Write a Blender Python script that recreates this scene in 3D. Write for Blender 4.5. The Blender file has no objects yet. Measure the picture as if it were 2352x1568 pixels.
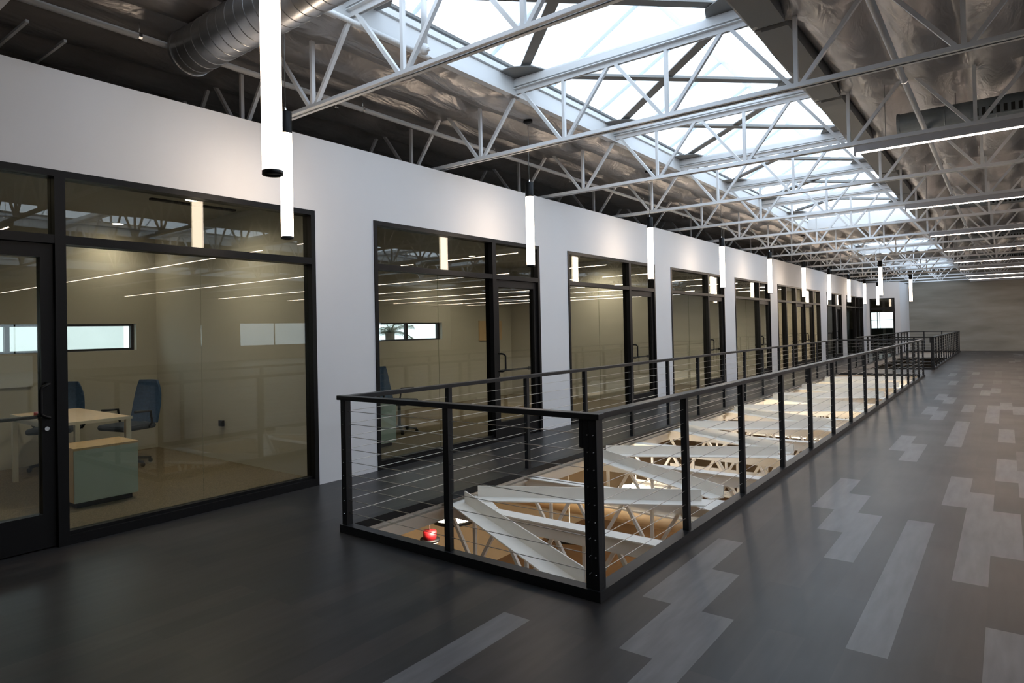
import bpy, bmesh, math, random
from mathutils import Vector, Matrix
random.seed(7)
PI = math.pi
C = bpy.context.scene.collection

# ------------------------------------------------------------------ materials
def newmat(name):
    m = bpy.data.materials.new(name); m.use_nodes = True
    nt = m.node_tree; b = nt.nodes['Principled BSDF']
    return m, nt, b
def mat(name, col, rough=.5, metal=0., var=0., scale=8., bump=0., bscale=None, stretch=None, emit=None, estr=0., spec=.5, coat=0.):
    m, nt, b = newmat(name)
    b.inputs['Base Color'].default_value = (*col, 1)
    b.inputs['Roughness'].default_value = rough
    b.inputs['Metallic'].default_value = metal
    b.inputs['Specular IOR Level'].default_value = spec
    b.inputs['Coat Weight'].default_value = coat
    if emit:
        b.inputs['Emission Color'].default_value = (*emit, 1)
        b.inputs['Emission Strength'].default_value = estr
    if var or bump:
        tc = nt.nodes.new('ShaderNodeTexCoord'); mp = nt.nodes.new('ShaderNodeMapping')
        if stretch: mp.inputs['Scale'].default_value = stretch
        nt.links.new(tc.outputs['Object'], mp.inputs['Vector'])
        n = nt.nodes.new('ShaderNodeTexNoise'); n.inputs['Scale'].default_value = scale; n.inputs['Detail'].default_value = 5
        nt.links.new(mp.outputs['Vector'], n.inputs['Vector'])
        if var:
            r = nt.nodes.new('ShaderNodeMapRange')
            r.inputs['From Min'].default_value = .25; r.inputs['From Max'].default_value = .75
            r.inputs['To Min'].default_value = 1 - var; r.inputs['To Max'].default_value = 1 + var
            nt.links.new(n.outputs['Fac'], r.inputs['Value'])
            mx = nt.nodes.new('ShaderNodeVectorMath'); mx.operation = 'SCALE'
            mx.inputs[0].default_value = col
            nt.links.new(r.outputs['Result'], mx.inputs['Scale'])
            nt.links.new(mx.outputs['Vector'], b.inputs['Base Color'])
        if bump:
            n2 = nt.nodes.new('ShaderNodeTexNoise'); n2.inputs['Scale'].default_value = bscale or scale; n2.inputs['Detail'].default_value = 6
            nt.links.new(mp.outputs['Vector'], n2.inputs['Vector'])
            bp = nt.nodes.new('ShaderNodeBump'); bp.inputs['Strength'].default_value = bump; bp.inputs['Distance'].default_value = .05
            nt.links.new(n2.outputs['Fac'], bp.inputs['Height']); nt.links.new(bp.outputs['Normal'], b.inputs['Normal'])
    return m
def glassmat(name, tint, boost=1.0, rough=0.0):
    m = bpy.data.materials.new(name); m.use_nodes = True; nt = m.node_tree; nt.nodes.clear()
    o = nt.nodes.new('ShaderNodeOutputMaterial'); mx = nt.nodes.new('ShaderNodeMixShader')
    t = nt.nodes.new('ShaderNodeBsdfTransparent'); g = nt.nodes.new('ShaderNodeBsdfGlossy')
    f = nt.nodes.new('ShaderNodeFresnel'); 
    ge = nt.nodes.new('ShaderNodeNewGeometry'); mr = nt.nodes.new('ShaderNodeMapRange'); mr.inputs['To Min'].default_value = 1.5; mr.inputs['To Max'].default_value = 1 / 1.5
    nt.links.new(ge.outputs['Backfacing'], mr.inputs['Value']); nt.links.new(mr.outputs['Result'], f.inputs['IOR'])
    k = nt.nodes.new('ShaderNodeMath'); k.operation = 'MULTIPLY'; k.inputs[1].default_value = boost; k.use_clamp = True
    t.inputs['Color'].default_value = (*tint, 1); g.inputs['Roughness'].default_value = rough
    nt.links.new(f.outputs['Fac'], k.inputs[0]); nt.links.new(k.outputs['Value'], mx.inputs['Fac'])
    nt.links.new(t.outputs[0], mx.inputs[1]); nt.links.new(g.outputs[0], mx.inputs[2]); nt.links.new(mx.outputs[0], o.inputs['Surface'])
    return m
def emitmat(name, col, s):
    m = bpy.data.materials.new(name); m.use_nodes = True; nt = m.node_tree; nt.nodes.clear()
    o = nt.nodes.new('ShaderNodeOutputMaterial'); e = nt.nodes.new('ShaderNodeEmission')
    e.inputs['Color'].default_value = (*col, 1); e.inputs['Strength'].default_value = s
    nt.links.new(e.outputs[0], o.inputs['Surface']); return m

M = {}
M['wall'] = mat('painted drywall', (.74, .74, .75), .7, var=.012, scale=2)
M['steel_white'] = mat('white painted steel', (.76, .77, .78), .42)
M['lower_white'] = mat('cream painted steel', (.90, .865, .79), .45, var=.04, scale=5)
M['black'] = mat('black anodised aluminium', (.006, .006, .0065), .45, spec=.2)
M['rail'] = mat('black powder coated steel', (.013, .015, .018), .4, spec=.35)
M['cable'] = mat('stainless cable', (.55, .53, .50), .3, metal=1)
M['chrome'] = mat('polished steel', (.75, .75, .75), .2, metal=1)
M['glass'] = glassmat('tinted office glass', (.785, .80, .745), 1.1)
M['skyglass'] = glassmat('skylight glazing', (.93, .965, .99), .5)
M['skyglass2'] = glassmat('shaded skylight glazing', (.42, .44, .46), .5)  # shading of the left slopes put into a darker glass tint
M['clearglass'] = glassmat('clear window glass', (.9, .93, .93), .8)
M['carpet'] = mat('speckled carpet', (.17, .135, .09), .95, var=.45, scale=90, bump=.3)
M['office_wall'] = mat('beige office wall', (.49, .465, .415), .8)
M['office_ceil'] = mat('office ceiling paint', (.36, .34, .30), .8)
M['dark'] = mat('dark plenum', (.05, .047, .043), .8, var=.3, scale=3)
M['tan'] = mat('tan lower wall', (.44, .345, .22), .8)
M['brownfloor'] = mat('brown lower floor', (.16, .095, .045), .6, var=.2, scale=2)
M['lens'] = emitmat('warm lamp diffuser', (1., .80, .62), 12)
M['linlens'] = emitmat('linear lamp lens', (1., .78, .63), 36)
M['deadlens'] = mat('unlit lens', (.55, .55, .58), .4)
M['down'] = emitmat('downlight lens', (1, .83, .62), 30)
M['disc'] = emitmat('disc lamp lens', (1, .86, .68), 48)
M['duct'] = mat('galvanised duct', (.50, .51, .52), .33, metal=.85, var=.15, scale=6)
M['duct_dark'] = mat('dull duct', (.22, .25, .27), .5, metal=.6, var=.2, scale=5)
M['hole'] = mat('dark slot', (.01, .01, .01), .9)
M['greymetal'] = mat('grey steel stub', (.22, .22, .215), .7)
M['lampgrey'] = mat('grey lamp housing', (.42, .42, .44), .5)
M['wood'] = mat('light oak laminate', (.60, .42, .25), .5, var=.12, scale=6, stretch=(1, 12, 1))
M['cabinet'] = mat('pale blue grey laminate', (.47, .55, .53), .35)
M['deskwhite'] = mat('white desk steel', (.72, .70, .64), .5)
M['blue'] = mat('blue chair fabric', (.045, .095, .20), .85, var=.2, scale=40)
M['darkblue'] = mat('dark chair seat', (.02, .03, .05), .8)
M['red'] = mat('red plastic', (.32, .008, .012), .5)
M['foliage'] = mat('palm leaf', (.05, .06, .03), .7, var=.3, scale=12)
M['bark'] = mat('palm bark', (.09, .07, .05), .9, var=.3, scale=12)
M['whiteboard'] = mat('pale panel', (.62, .64, .66), .4)
M['outside'] = mat('pale outside wall', (.75, .76, .76), .9, var=.04, scale=1.)
M['darkpanel'] = mat('dark teal panel', (.035, .05, .055), .6)

# far wall: board formed concrete with horizontal mottling
def concrete():
    m, nt, b = newmat('old concrete wall')
    tc = nt.nodes.new('ShaderNodeTexCoord'); mp = nt.nodes.new('ShaderNodeMapping'); mp.inputs['Scale'].default_value = (.35, 1, 1.6)
    nt.links.new(tc.outputs['Object'], mp.inputs['Vector'])
    n = nt.nodes.new('ShaderNodeTexNoise'); n.inputs['Scale'].default_value = 1.6; n.inputs['Detail'].default_value = 7
    nt.links.new(mp.outputs['Vector'], n.inputs['Vector'])
    r = nt.nodes.new('ShaderNodeValToRGB')
    r.color_ramp.elements[0].position = .3; r.color_ramp.elements[0].color = (.22, .205, .17, 1)
    r.color_ramp.elements[1].position = .7; r.color_ramp.elements[1].color = (.33, .305, .26, 1)
    nt.links.new(n.outputs['Fac'], r.inputs['Fac']); nt.links.new(r.outputs['Color'], b.inputs['Base Color'])
    b.inputs['Roughness'].default_value = .9
    return m
M['concrete'] = concrete()
# vinyl faced roof insulation
def insul():
    m, nt, b = newmat('vinyl faced insulation')
    b.inputs['Roughness'].default_value = .33; b.inputs['Metallic'].default_value = .45
    tc = nt.nodes.new('ShaderNodeTexCoord')
    n = nt.nodes.new('ShaderNodeTexNoise'); n.inputs['Scale'].default_value = 1.3; n.inputs['Detail'].default_value = 4
    mp = nt.nodes.new('ShaderNodeMapping'); mp.inputs['Scale'].default_value = (3.2, .9, 1)
    nt.links.new(tc.outputs['Object'], mp.inputs['Vector']); nt.links.new(tc.outputs['Object'], n.inputs['Vector'])
    r = nt.nodes.new('ShaderNodeValToRGB')
    r.color_ramp.elements[0].position = .3; r.color_ramp.elements[0].color = (.35, .335, .325, 1)
    r.color_ramp.elements[1].position = .75; r.color_ramp.elements[1].color = (.50, .48, .468, 1)
    nt.links.new(n.outputs['Fac'], r.inputs['Fac']); nt.links.new(r.outputs['Color'], b.inputs['Base Color'])
    n2 = nt.nodes.new('ShaderNodeTexNoise'); n2.inputs['Scale'].default_value = 1.9; n2.inputs['Detail'].default_value = 3.; n2.inputs['Distortion'].default_value = 1.2
    nt.links.new(mp.outputs['Vector'], n2.inputs['Vector'])
    bp = nt.nodes.new('ShaderNodeBump'); bp.inputs['Strength'].default_value = .5; bp.inputs['Distance'].default_value = .05
    nt.links.new(n2.outputs['Fac'], bp.inputs['Height']); nt.links.new(bp.outputs['Normal'], b.inputs['Normal'])
    return m
M['insul'] = insul()
def plank(name, col):
    m, nt, b = newmat(name)
    b.inputs['Specular IOR Level'].default_value = .24
    tc = nt.nodes.new('ShaderNodeTexCoord'); mp = nt.nodes.new('ShaderNodeMapping'); mp.inputs['Scale'].default_value = (6, .8, 1)
    nt.links.new(tc.outputs['Object'], mp.inputs['Vector'])
    n = nt.nodes.new('ShaderNodeTexNoise'); n.inputs['Scale'].default_value = 3.; n.inputs['Detail'].default_value = 6
    nt.links.new(mp.outputs['Vector'], n.inputs['Vector'])
    r = nt.nodes.new('ShaderNodeMapRange'); r.inputs['To Min'].default_value = .55; r.inputs['To Max'].default_value = 1.4
    nt.links.new(n.outputs['Fac'], r.inputs['Value'])
    mx = nt.nodes.new('ShaderNodeVectorMath'); mx.operation = 'SCALE'; mx.inputs[0].default_value = col
    nt.links.new(r.outputs['Result'], mx.inputs['Scale']); nt.links.new(mx.outputs['Vector'], b.inputs['Base Color'])
    n3 = nt.nodes.new('ShaderNodeTexNoise'); n3.inputs['Scale'].default_value = 1.1; n3.inputs['Detail'].default_value = 3
    nt.links.new(tc.outputs['Object'], n3.inputs['Vector'])
    r2 = nt.nodes.new('ShaderNodeMapRange'); r2.inputs['To Min'].default_value = .30; r2.inputs['To Max'].default_value = .42
    nt.links.new(n3.outputs['Fac'], r2.inputs['Value']); nt.links.new(r2.outputs['Result'], b.inputs['Roughness'])
    return m
PL = [plank('dark floor plank a', (.036, .034, .034)), plank('dark floor plank b', (.043, .038, .037)), plank('dark floor plank c', (.028, .028, .029)),
      plank('light floor plank', (.150, .148, .153)), plank('black floor plank', (.024, .023, .022)), plank('mid floor plank', (.075, .071, .071))]

# ------------------------------------------------------------------ mesh helpers
def quad(bm, pts, mi=0):
    f = bm.faces.new([bm.verts.new(p) for p in pts]); f.material_index = mi; return f
def box(bm, x0, x1, y0, y1, z0, z1, mi=0):
    v = [bm.verts.new((x, y, z)) for z in (z0, z1) for y in (y0, y1) for x in (x0, x1)]
    for idx in ((0, 2, 3, 1), (4, 5, 7, 6), (0, 1, 5, 4), (2, 6, 7, 3), (0, 4, 6, 2), (1, 3, 7, 5)):
        f = bm.faces.new([v[i] for i in idx]); f.material_index = mi
def bar(bm, a, b, w, h, up=(0, 0, 1)):
    """rectangular bar from a to b, w across, h along up"""
    a = Vector(a); b = Vector(b); d = (b - a).normalized(); u = Vector(up); s = d.cross(u)
    if s.length < 1e-4: s = d.cross(Vector((1, 0, 0)))
    s.normalize(); u = s.cross(d).normalized()
    v = []
    for p in (a, b):
        for i, j in ((-1, -1), (1, -1), (1, 1), (-1, 1)): v.append(bm.verts.new(p + s * (i * w / 2) + u * (j * h / 2)))
    for idx in ((0, 3, 2, 1), (4, 5, 6, 7), (0, 1, 5, 4), (1, 2, 6, 5), (2, 3, 7, 6), (3, 0, 4, 7)): bm.faces.new([v[i] for i in idx])
def tube(bm, pts, r, n=10, caps=True):
    pts = [Vector(p) for p in pts]; rings = []
    d0 = (pts[1] - pts[0]).normalized()
    s = d0.cross(Vector((0, 0, 1)));
    if s.length < 1e-3: s = d0.cross(Vector((1, 0, 0)))
    s.normalize()
    for i, p in enumerate(pts):
        if i == 0: d = d0
        elif i == len(pts) - 1: d = (pts[i] - pts[i - 1]).normalized()
        else: d = ((pts[i + 1] - p).normalized() + (p - pts[i - 1]).normalized()).normalized()
        s = (s - d * s.dot(d)).normalized(); t = d.cross(s)
        rings.append([bm.verts.new(p + s * (r * math.cos(2 * PI * k / n)) + t * (r * math.sin(2 * PI * k / n))) for k in range(n)])
    for a, b in zip(rings, rings[1:]):
        for k in range(n): bm.faces.new((a[k], a[(k + 1) % n], b[(k + 1) % n], b[k])).smooth = True
    if caps: bm.faces.new(rings[0][::-1]); bm.faces.new(rings[-1])
def lathe(bm, prof, c=(0, 0, 0), n=24):
    rings = []
    for r, z in prof:
        rings.append([bm.verts.new((c[0] + r * math.cos(2 * PI * k / n), c[1] + r * math.sin(2 * PI * k / n), c[2] + z)) for k in range(n)] if r > 1e-6 else bm.verts.new((c[0], c[1], c[2] + z)))
    for a, b in zip(rings, rings[1:]):
        for k in range(n):
            k2 = (k + 1) % n
            if isinstance(a, list) and isinstance(b, list): f = bm.faces.new((a[k], a[k2], b[k2], b[k]))
            elif isinstance(a, list): f = bm.faces.new((a[k], a[k2], b))
            elif isinstance(b, list): f = bm.faces.new((a, b[k2], b[k]))
            f.smooth = True
def obj(name, bm, m, parent=None, bevel=0, label=None, recalc=True):
    if recalc: bmesh.ops.recalc_face_normals(bm, faces=bm.faces)
    me = bpy.data.meshes.new(name); bm.to_mesh(me); bm.free()
    for x in (m if isinstance(m, (list, tuple)) else [m]): me.materials.append(x)
    o = bpy.data.objects.new(name, me); C.objects.link(o)
    if parent: o.parent = parent
    if bevel:
        b = o.modifiers.new('bevel', 'BEVEL'); b.width = bevel; b.segments = 2; b.limit_method = 'ANGLE'
    if label: o['label'] = label
    return o
def tag(o, label, cat, group=None, kind=None):
    o['label'] = label; o['category'] = cat
    if group: o['group'] = group
    if kind: o['kind'] = kind
    return o
def thing(name, label, cat, loc=(0, 0, 0), group=None):
    o = bpy.data.objects.new(name, None); C.objects.link(o); o.location = loc; o.empty_display_size = .1
    return tag(o, label, cat, group)
def struct(name, bm, m, label=None, cat=None, **k):
    o = obj(name, bm, m, **k); o['kind'] = 'structure'
    o['label'] = label or name; o['category'] = cat or 'wall'
    return o
def sthing(name, label, cat, loc=(0, 0, 0)):
    o = thing(name, label, cat, loc); o['kind'] = 'structure'; return o
def dup(root, loc, label, group=None):
    r = root.copy(); C.objects.link(r); r.location = loc; r['label'] = label
    if group: r['group'] = group
    for ch in [c for c in bpy.data.objects if c.parent == root]:
        c = ch.copy(); C.objects.link(c); c.parent = r
        for g in [q for q in bpy.data.objects if q.parent == ch]:
            d = g.copy(); C.objects.link(d); d.parent = c
    return r
def B(): return bmesh.new()
ORD = ['nearest', 'second', 'third', 'fourth', 'fifth', 'sixth', 'seventh', 'eighth', 'ninth', 'tenth', 'eleventh', 'twelfth', 'thirteenth', 'fourteenth', 'fifteenth', 'sixteenth', 'seventeenth', 'eighteenth']

# ------------------------------------------------------------------ setting
XW, XR, Y0, Y1 = -5.5, 26., -7., 43.
OX0, OX1 = -4.06, -1.80            # floor openings
O1 = (3.33, 22.66); O2 = (26.0, 41.5)
PW, PLn = .1715, 1.306
ACC = {(0, 0), (1, 0), (2, -1), (2, 2), (3, 2), (4, 1), (6, 0), (6, 1), (7, 3), (8, 2), (8, 1), (9, 2), (9, 0), (9, -1), (3, 5), (4, 4), (6, 5), (6, 6), (3, 8), (4, 7),
       (3, 10), (4, 9), (6, 8), (8, 7), (8, 8), (9, 6), (9, 4), (7, 11), (6, 12), (3, 13), (-3, -1), (9, 9), (10, 8), (8, 11), (2, 15), (5, 16), (10, 3), (11, 3)}
BLK = {(10, 7), (10, 5), (10, 9), (9, 5), (9, 8)}
def floor_mesh():
    bm = B(); rnd = random.Random(3)
    holes = ((OX0, OX1, *O1), (OX0, OX1, *O2))
    def clip(x0, x1, y0, y1, mi):
        rects = [(x0, x1, y0, y1)]
        for hx0, hx1, hy0, hy1 in holes:
            out = []
            for a, b, c, d in rects:
                if b <= hx0 or a >= hx1 or d <= hy0 or c >= hy1: out.append((a, b, c, d)); continue
                if a < hx0: out.append((a, hx0, c, d)); a = hx0
                if b > hx1: out.append((hx1, b, c, d)); b = hx1
                if c < hy0: out.append((a, b, c, hy0))
                if d > hy1: out.append((a, b, hy1, d))
            rects = out
        g = .0006
        for a, b, c, d in rects:
            if b - a > 1e-6 and d - c > 1e-6: quad(bm, [(a, c, 0), (b, c, 0), (b, d, 0), (a, d, 0)], mi)
    for k in range(-24, 163):
        x0 = -1.657 + PW * k; x1 = x0 + PW
        if x1 <= XW - .05: continue
        x0 = max(x0, XW - .05); x1 = min(x1, XR)
        if x1 <= x0: continue
        base = 2.92 if k % 2 else 3.565
        for n in range(-9, 32):
            ya = base + PLn * n; yb = ya + PLn
            ya, yb = max(ya, Y0), min(yb, Y1)
            if yb <= ya: continue
            r = rnd.random()
            if (k, n) in ACC: mi = 3
            elif (k, n) in BLK: mi = 4
            elif k >= 10 and r < .22: mi = 3 if r < .07 else 5
            elif k >= 10 and r > .82: mi = 4
            elif k >= 1 and n > 12 and r < .10: mi = 5
            else: mi = rnd.choice((0, 0, 1, 2))
            clip(x0, x1, ya, yb, mi)
    return bm
o = struct('floor', floor_mesh(), PL, 'dark grey plank floor with scattered lighter planks', 'floor', recalc=False)
for p in o.data.polygons:
    pass

# office storefronts: (y0, y1, mullions, door range)
OPEN = [(.80, 4.25), (5.07, 8.47), (9.32, 12.75), (13.58, 17.0), (17.86, 21.2), (22.04, 28.13), (29.33, 32.4), (33.5, 37.9)]
ZT = 2.825; ZW = 3.59; ZTR = 2.30
def wall_left():
    bm = B(); t = .16; xs = (XW - t, XW)
    ys = [Y0]
    for a, b in OPEN: ys += [a, b]
    ys.append(39.16)
    for i in range(0, len(ys), 2): box(bm, *xs, ys[i], ys[i + 1], 0, ZW)
    for a, b in OPEN: box(bm, *xs, a, b, ZT, ZW)
    return bm
struct('wall_left', wall_left(), M['wall'], 'long white office wall with storefront openings', 'wall')
bm = B()
YR = 39.0
box(bm, XW, -5.36, YR, YR + .15, 0, ZW); box(bm, -4.28, -4.06, YR, YR + .15, 0, ZW); box(bm, -5.36, -4.28, YR, YR + .15, ZT - .04, ZW)
box(bm, -4.21, -4.06, YR + .15, Y1, 0, ZW)
struct('wall_return', bm, M['wall'], 'short white return wall at the far end of the office wall', 'wall')
bm = B()
WF = (-6.02, -4.78, 1.22, 2.16)
box(bm, -4.06, XR, Y1, Y1 + .2, -3.8, 4.7)
box(bm, -9.5, WF[0], Y1, Y1 + .2, -3.8, 4.7); box(bm, WF[1], -4.06, Y1, Y1 + .2, -3.8, 4.7)
box(bm, WF[0], WF[1], Y1, Y1 + .2, -3.8, WF[2]); box(bm, WF[0], WF[1], Y1, Y1 + .2, WF[3], 4.7)
struct('wall_far', bm, M['concrete'], 'mottled grey brown concrete end wall', 'wall')
bm = B()
RW = [(2.2, 6.4), (8.6, 12.8), (22.8, 27.9), (31.0, 35.0)]
ycur = Y0
for a, b in RW + [(Y1, Y1)]:
    box(bm, XR, XR + .2, ycur, a, 0, 5)
    if b > a: box(bm, XR, XR + .2, a, b, 0, .92); box(bm, XR, XR + .2, a, b, 2.32, 5)
    ycur = b
struct('wall_right', bm, M['wall'], 'white wall on the right side of the hall', 'wall')
bm = B(); box(bm, -9.5, XR, Y0 - .2, Y0, 0, 5)
struct('wall_back', bm, M['dark'], 'wall behind the viewpoint', 'wall')

# office rooms
XB = -9.3
bm = B(); WB = [(-3.5, 1.9), (2.0, 4.12), (8.5, 10.5), (14.0, 16.6), (18.4, 20.6)]
zb0, zb1 = 1.385, 1.745
ycur = Y0
for a, b in WB:
    box(bm, XB - .2, XB, ycur, a, 0, 4.7)
    box(bm, XB - .2, XB, a, b, 0, zb0); box(bm, XB - .2, XB, a, b, zb1, 4.7); ycur = b
box(bm, XB - .2, XB, ycur, Y1, 0, 4.7)
struct('wall_outer', bm, M['office_wall'], 'outer office wall with a band of slot windows', 'wall')
for i, (a, b) in enumerate(WB):
    w = sthing('window_%d' % (20 + i), ['high slot window behind the left door', 'high slot window above the desk end of the nearest office', 'high slot window with a palm outside', 'high slot window behind the fourth storefront', 'high slot window behind the fifth storefront'][i], 'window')
    bm = B()
    for s in (a, b - .04): box(bm, XB - .14, XB - .08, s, s + .04, zb0, zb1)
    box(bm, XB - .14, XB - .08, a, b, zb0, zb0 + .03); box(bm, XB - .14, XB - .08, a, b, zb1 - .03, zb1)
    mm = (a + b) / 2 if i > 1 else (2.62 if i == 1 else a + 1.9)
    box(bm, XB - .14, XB - .07, mm - .025, mm + .025, zb0, zb1)
    obj('window_frame', bm, M['black'], w)
    bm = B(); box(bm, XB - .115, XB - .108, a, b, zb0, zb1); obj('pane', bm, M['clearglass'], w)
PART = [4.40, 13.02, 17.32, 21.5, 28.6, 32.8]
for i, y in enumerate(PART):
    bm = B(); box(bm, XB, XW - .16, y, y + .12, 0, 3.05)
    struct('wall_partition_%d' % (i + 1), bm, M['office_wall'], 'beige partition between offices, number %d from the left' % (i + 1), 'wall')
bm = B(); quad(bm, [(XB, Y0, .004), (XW - .05, Y0, .004), (XW - .05, Y1, .004), (XB, Y1, .004)])
struct('floor_office', bm, M['carpet'], 'speckled brown office carpet', 'carpet')
bm = B(); box(bm, XB, XW - .16, Y0, YR, 3.05, 3.12)
struct('ceiling_office', bm, M['office_ceil'], 'flat office ceiling', 'ceiling')
bm = B(); box(bm, -9.3, -4.21, YR + .15, Y1, 3.05, 3.12)
struct('ceiling_end_office', bm, M['office_ceil'], 'flat ceiling of the end office', 'ceiling')

# ---- storefront assemblies
def rect_frame(bm, x0, x1, y0, y1, z0, z1, w):
    box(bm, x0, x1, y0, y0 + w, z0, z1); box(bm, x0, x1, y1 - w, y1, z0, z1)
    box(bm, x0, x1, y0 + w, y1 - w, z1 - w, z1)
FX0, FX1 = XW - .125, XW + .012
GX = XW - .06
def storefront(i, y0, y1, muls, joints, doors, label):
    w = sthing('window_%d' % (i + 1), label, 'storefront window', (FX1, y0, 0))
    w.location = (0, 0, 0)
    bm = B(); rect_frame(bm, FX0, FX1, y0, y1, 0, ZT, .05); obj('frame', bm, M['black'], w)
    # sill and transom bars per lite
    edges = [y0] + [q for m in muls for q in m] + [y1]
    bm = B(); box(bm, FX0, FX1, y0 + .05, y1 - .05, ZTR - .03, ZTR + .035); obj('transom', bm, M['black'], w)
    for m in muls:
        bm = B(); box(bm, FX0, FX1 + .002, m[0], m[1], 0, ZT - .05); obj('mullion', bm, M['black'], w)
    for a, b in zip(edges[::2], edges[1::2]):
        a2 = a + (.05 if a == y0 else 0); b2 = b - (.05 if b == y1 else 0)
        bm = B(); box(bm, GX - .006, GX + .006, a2, b2, ZTR + .035, ZT - .05); obj('upper_pane', bm, M['glass'], w)
        isdoor = any(abs(a - d[0]) < .12 for d in doors)
        if not isdoor:
            bm = B(); box(bm, FX0, FX1, a2, b2, 0, .07); box(bm, FX0 + .03, FX1 - .03, a2, b2, .07, .095); obj('sill', bm, M['black'], w)
            cuts = [a2] + [j for j in joints if a2 < j < b2] + [b2]
            for c, d in zip(cuts, cuts[1:]):
                bm = B(); box(bm, GX - .006, GX + .006, c + (.002 if c != a2 else 0), d - (.002 if d != b2 else 0), .095, ZTR - .03); obj('lower_pane', bm, M['glass'], w)
    return w
def door(i, y0, y1, handle_right, label, n=None):
    """glazed aluminium door between y0,y1 in the storefront plane"""
    d = sthing('door_%d' % (i + 1), label, 'door')
    s = .085; zt = ZTR - .035
    x0, x1 = XW - .10, XW - .02
    bm = B(); box(bm, x0, x1, y0, y0 + s, .01, zt); box(bm, x0, x1, y1 - s, y1, .01, zt)
    box(bm, x0, x1, y0 + s, y1 - s, zt - .10, zt); box(bm, x0, x1, y0 + s, y1 - s, .01, .26)
    obj('door_frame', bm, M['black'], d)
    bm = B(); box(bm, GX - .006, GX + .006, y0 + s, y1 - s, .26, zt - .10); obj('door_pane', bm, M['glass'], d)
    hy = (y1 - .055) if handle_right else (y0 + .055); sg = -1 if handle_right else 1
    hx = XW + .055
    bm = B(); tube(bm, [(x1, hy, 1.225), (hx - .012, hy, 1.225), (hx, hy + sg * .02, 1.218), (hx + .002, hy + sg * .055, 1.2), (hx + .002, hy + sg * .06, 1.18), (hx + .002, hy + sg * .06, 1.02), (hx + .002, hy + sg * .055, 1.0), (hx, hy + sg * .02, .982), (hx - .012, hy, .975), (x1, hy, .975)], .0125, 10)
    obj('pull_handle', bm, M['black'], d)
    bm = B(); tube(bm, [(x0 - .05, y0 + .03, .97), (x0 - .05, y1 - .03, .97)], .014, 8); 
    for yy in (y0 + .04, y1 - .04): box(bm, x0 - .06, x0, yy - .03, yy + .03, .945, .995)
    obj('push_bar', bm, M['rail'], d)
    bm = B(); bmesh.ops.create_cone(bm, cap_ends=True, segments=16, radius1=.016, radius2=.016, depth=.014, matrix=Matrix.Translation((x1 + .006, hy, .89)) @ Matrix.Rotation(PI / 2, 4, 'Y'))
    obj('lock_cylinder', bm, M['chrome'], d)
    return d
storefront(0, .80, 4.25, [(1.845, 1.92)], [3.03], [(.80, 1.845)], 'nearest black framed office window with the low cabinet behind it')
door(0, .855, 1.84, True, 'black framed glass door at the left edge beside the nearest office window')
for i, nm in ((1, 'second'), (2, 'third'), (3, 'fourth'), (4, 'fifth')):
    a, b = OPEN[i]; m = b - 1.135
    storefront(i, a, b, [(m - .06, m + .02)], [(a + m) / 2], [(m + .02, b)], '%s black framed office window from the left' % nm)
    door(i, m + .025, b - .055, False, 'black framed glass door at the right end of the %s office window' % nm)
a, b = OPEN[5]
ms = [23.06, 24.36, 25.62, 26.95]
storefront(5, a, b, [(m - .05, m + .05) for m in ms], [], [(ms[1] + .05, 0), (ms[2] + .05, 0)], 'wide warm lit storefront with four mullions')
door(5, ms[1] + .055, ms[2] - .055, True, 'left leaf of the double glass doors in the warm lit storefront')
door(6, ms[2] + .055, ms[3] - .055, False, 'right leaf of the double glass doors in the warm lit storefront')
a, b = OPEN[6]; storefront(6, a, b, [(31.0, 31.1)], [], [(31.1, 0)], 'seventh storefront, narrow dark bay before the last pier')
door(7, 31.105, b - .055, False, 'glass door in the narrow seventh storefront')
a, b = OPEN[7]; storefront(7, a, b, [(35.7, 35.8), (36.7, 36.8)], [], [], 'last dark office window before the corner')
# end office glazed front in the return wall
w = sthing('window_9', 'black framed glazed front in the white return wall', 'storefront window')
bm = B()
box(bm, -5.36, -5.31, YR - .01, YR + .12, 0, ZT - .04); box(bm, -4.33, -4.28, YR - .01, YR + .12, 0, ZT - .04); box(bm, -5.31, -4.33, YR - .01, YR + .12, ZT - .09, ZT - .04)
obj('frame', bm, M['black'], w)
bm = B(); box(bm, -5.31, -4.33, YR - .01, YR + .12, 2.22, 2.32); box(bm, -5.31, -4.33, YR - .01, YR + .12, 0, .1); obj('transom', bm, M['black'], w)
bm = B(); box(bm, -5.31, -4.33, YR + .04, YR + .052, 2.32, ZT - .09); obj('upper_pane', bm, M['glass'], w)
bm = B(); box(bm, -5.31, -4.33, YR + .04, YR + .052, .1, 2.22); obj('lower_pane', bm, M['glass'], w)
w = sthing('window_10', 'bright gridded window in the end office', 'window')
bm = B()
x0, x1, z0, z1 = WF
for x in (x0, (x0 + x1) / 2 - .05, x0 + .45, x1 - .03): box(bm, x, x + .03, Y1 + .02, Y1 + .08, z0, z1)
for z in (z0, (z0 + z1) / 2, z1 - .03): box(bm, x0, x1, Y1 + .02, Y1 + .08, z, z + .03)
obj('window_frame', bm, M['rail'], w)
bm = B(); box(bm, x0, x1, Y1 + .1, Y1 + .11, z0, z1); obj('pane', bm, M['clearglass'], w)
bm = B(); box(bm, -8., -4.25, Y1 - .05, Y1 - .01, 0, 1.2); struct('trim_end_office', bm, M['darkpanel'], 'dark panelling under the end office window', 'panelling')
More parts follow.
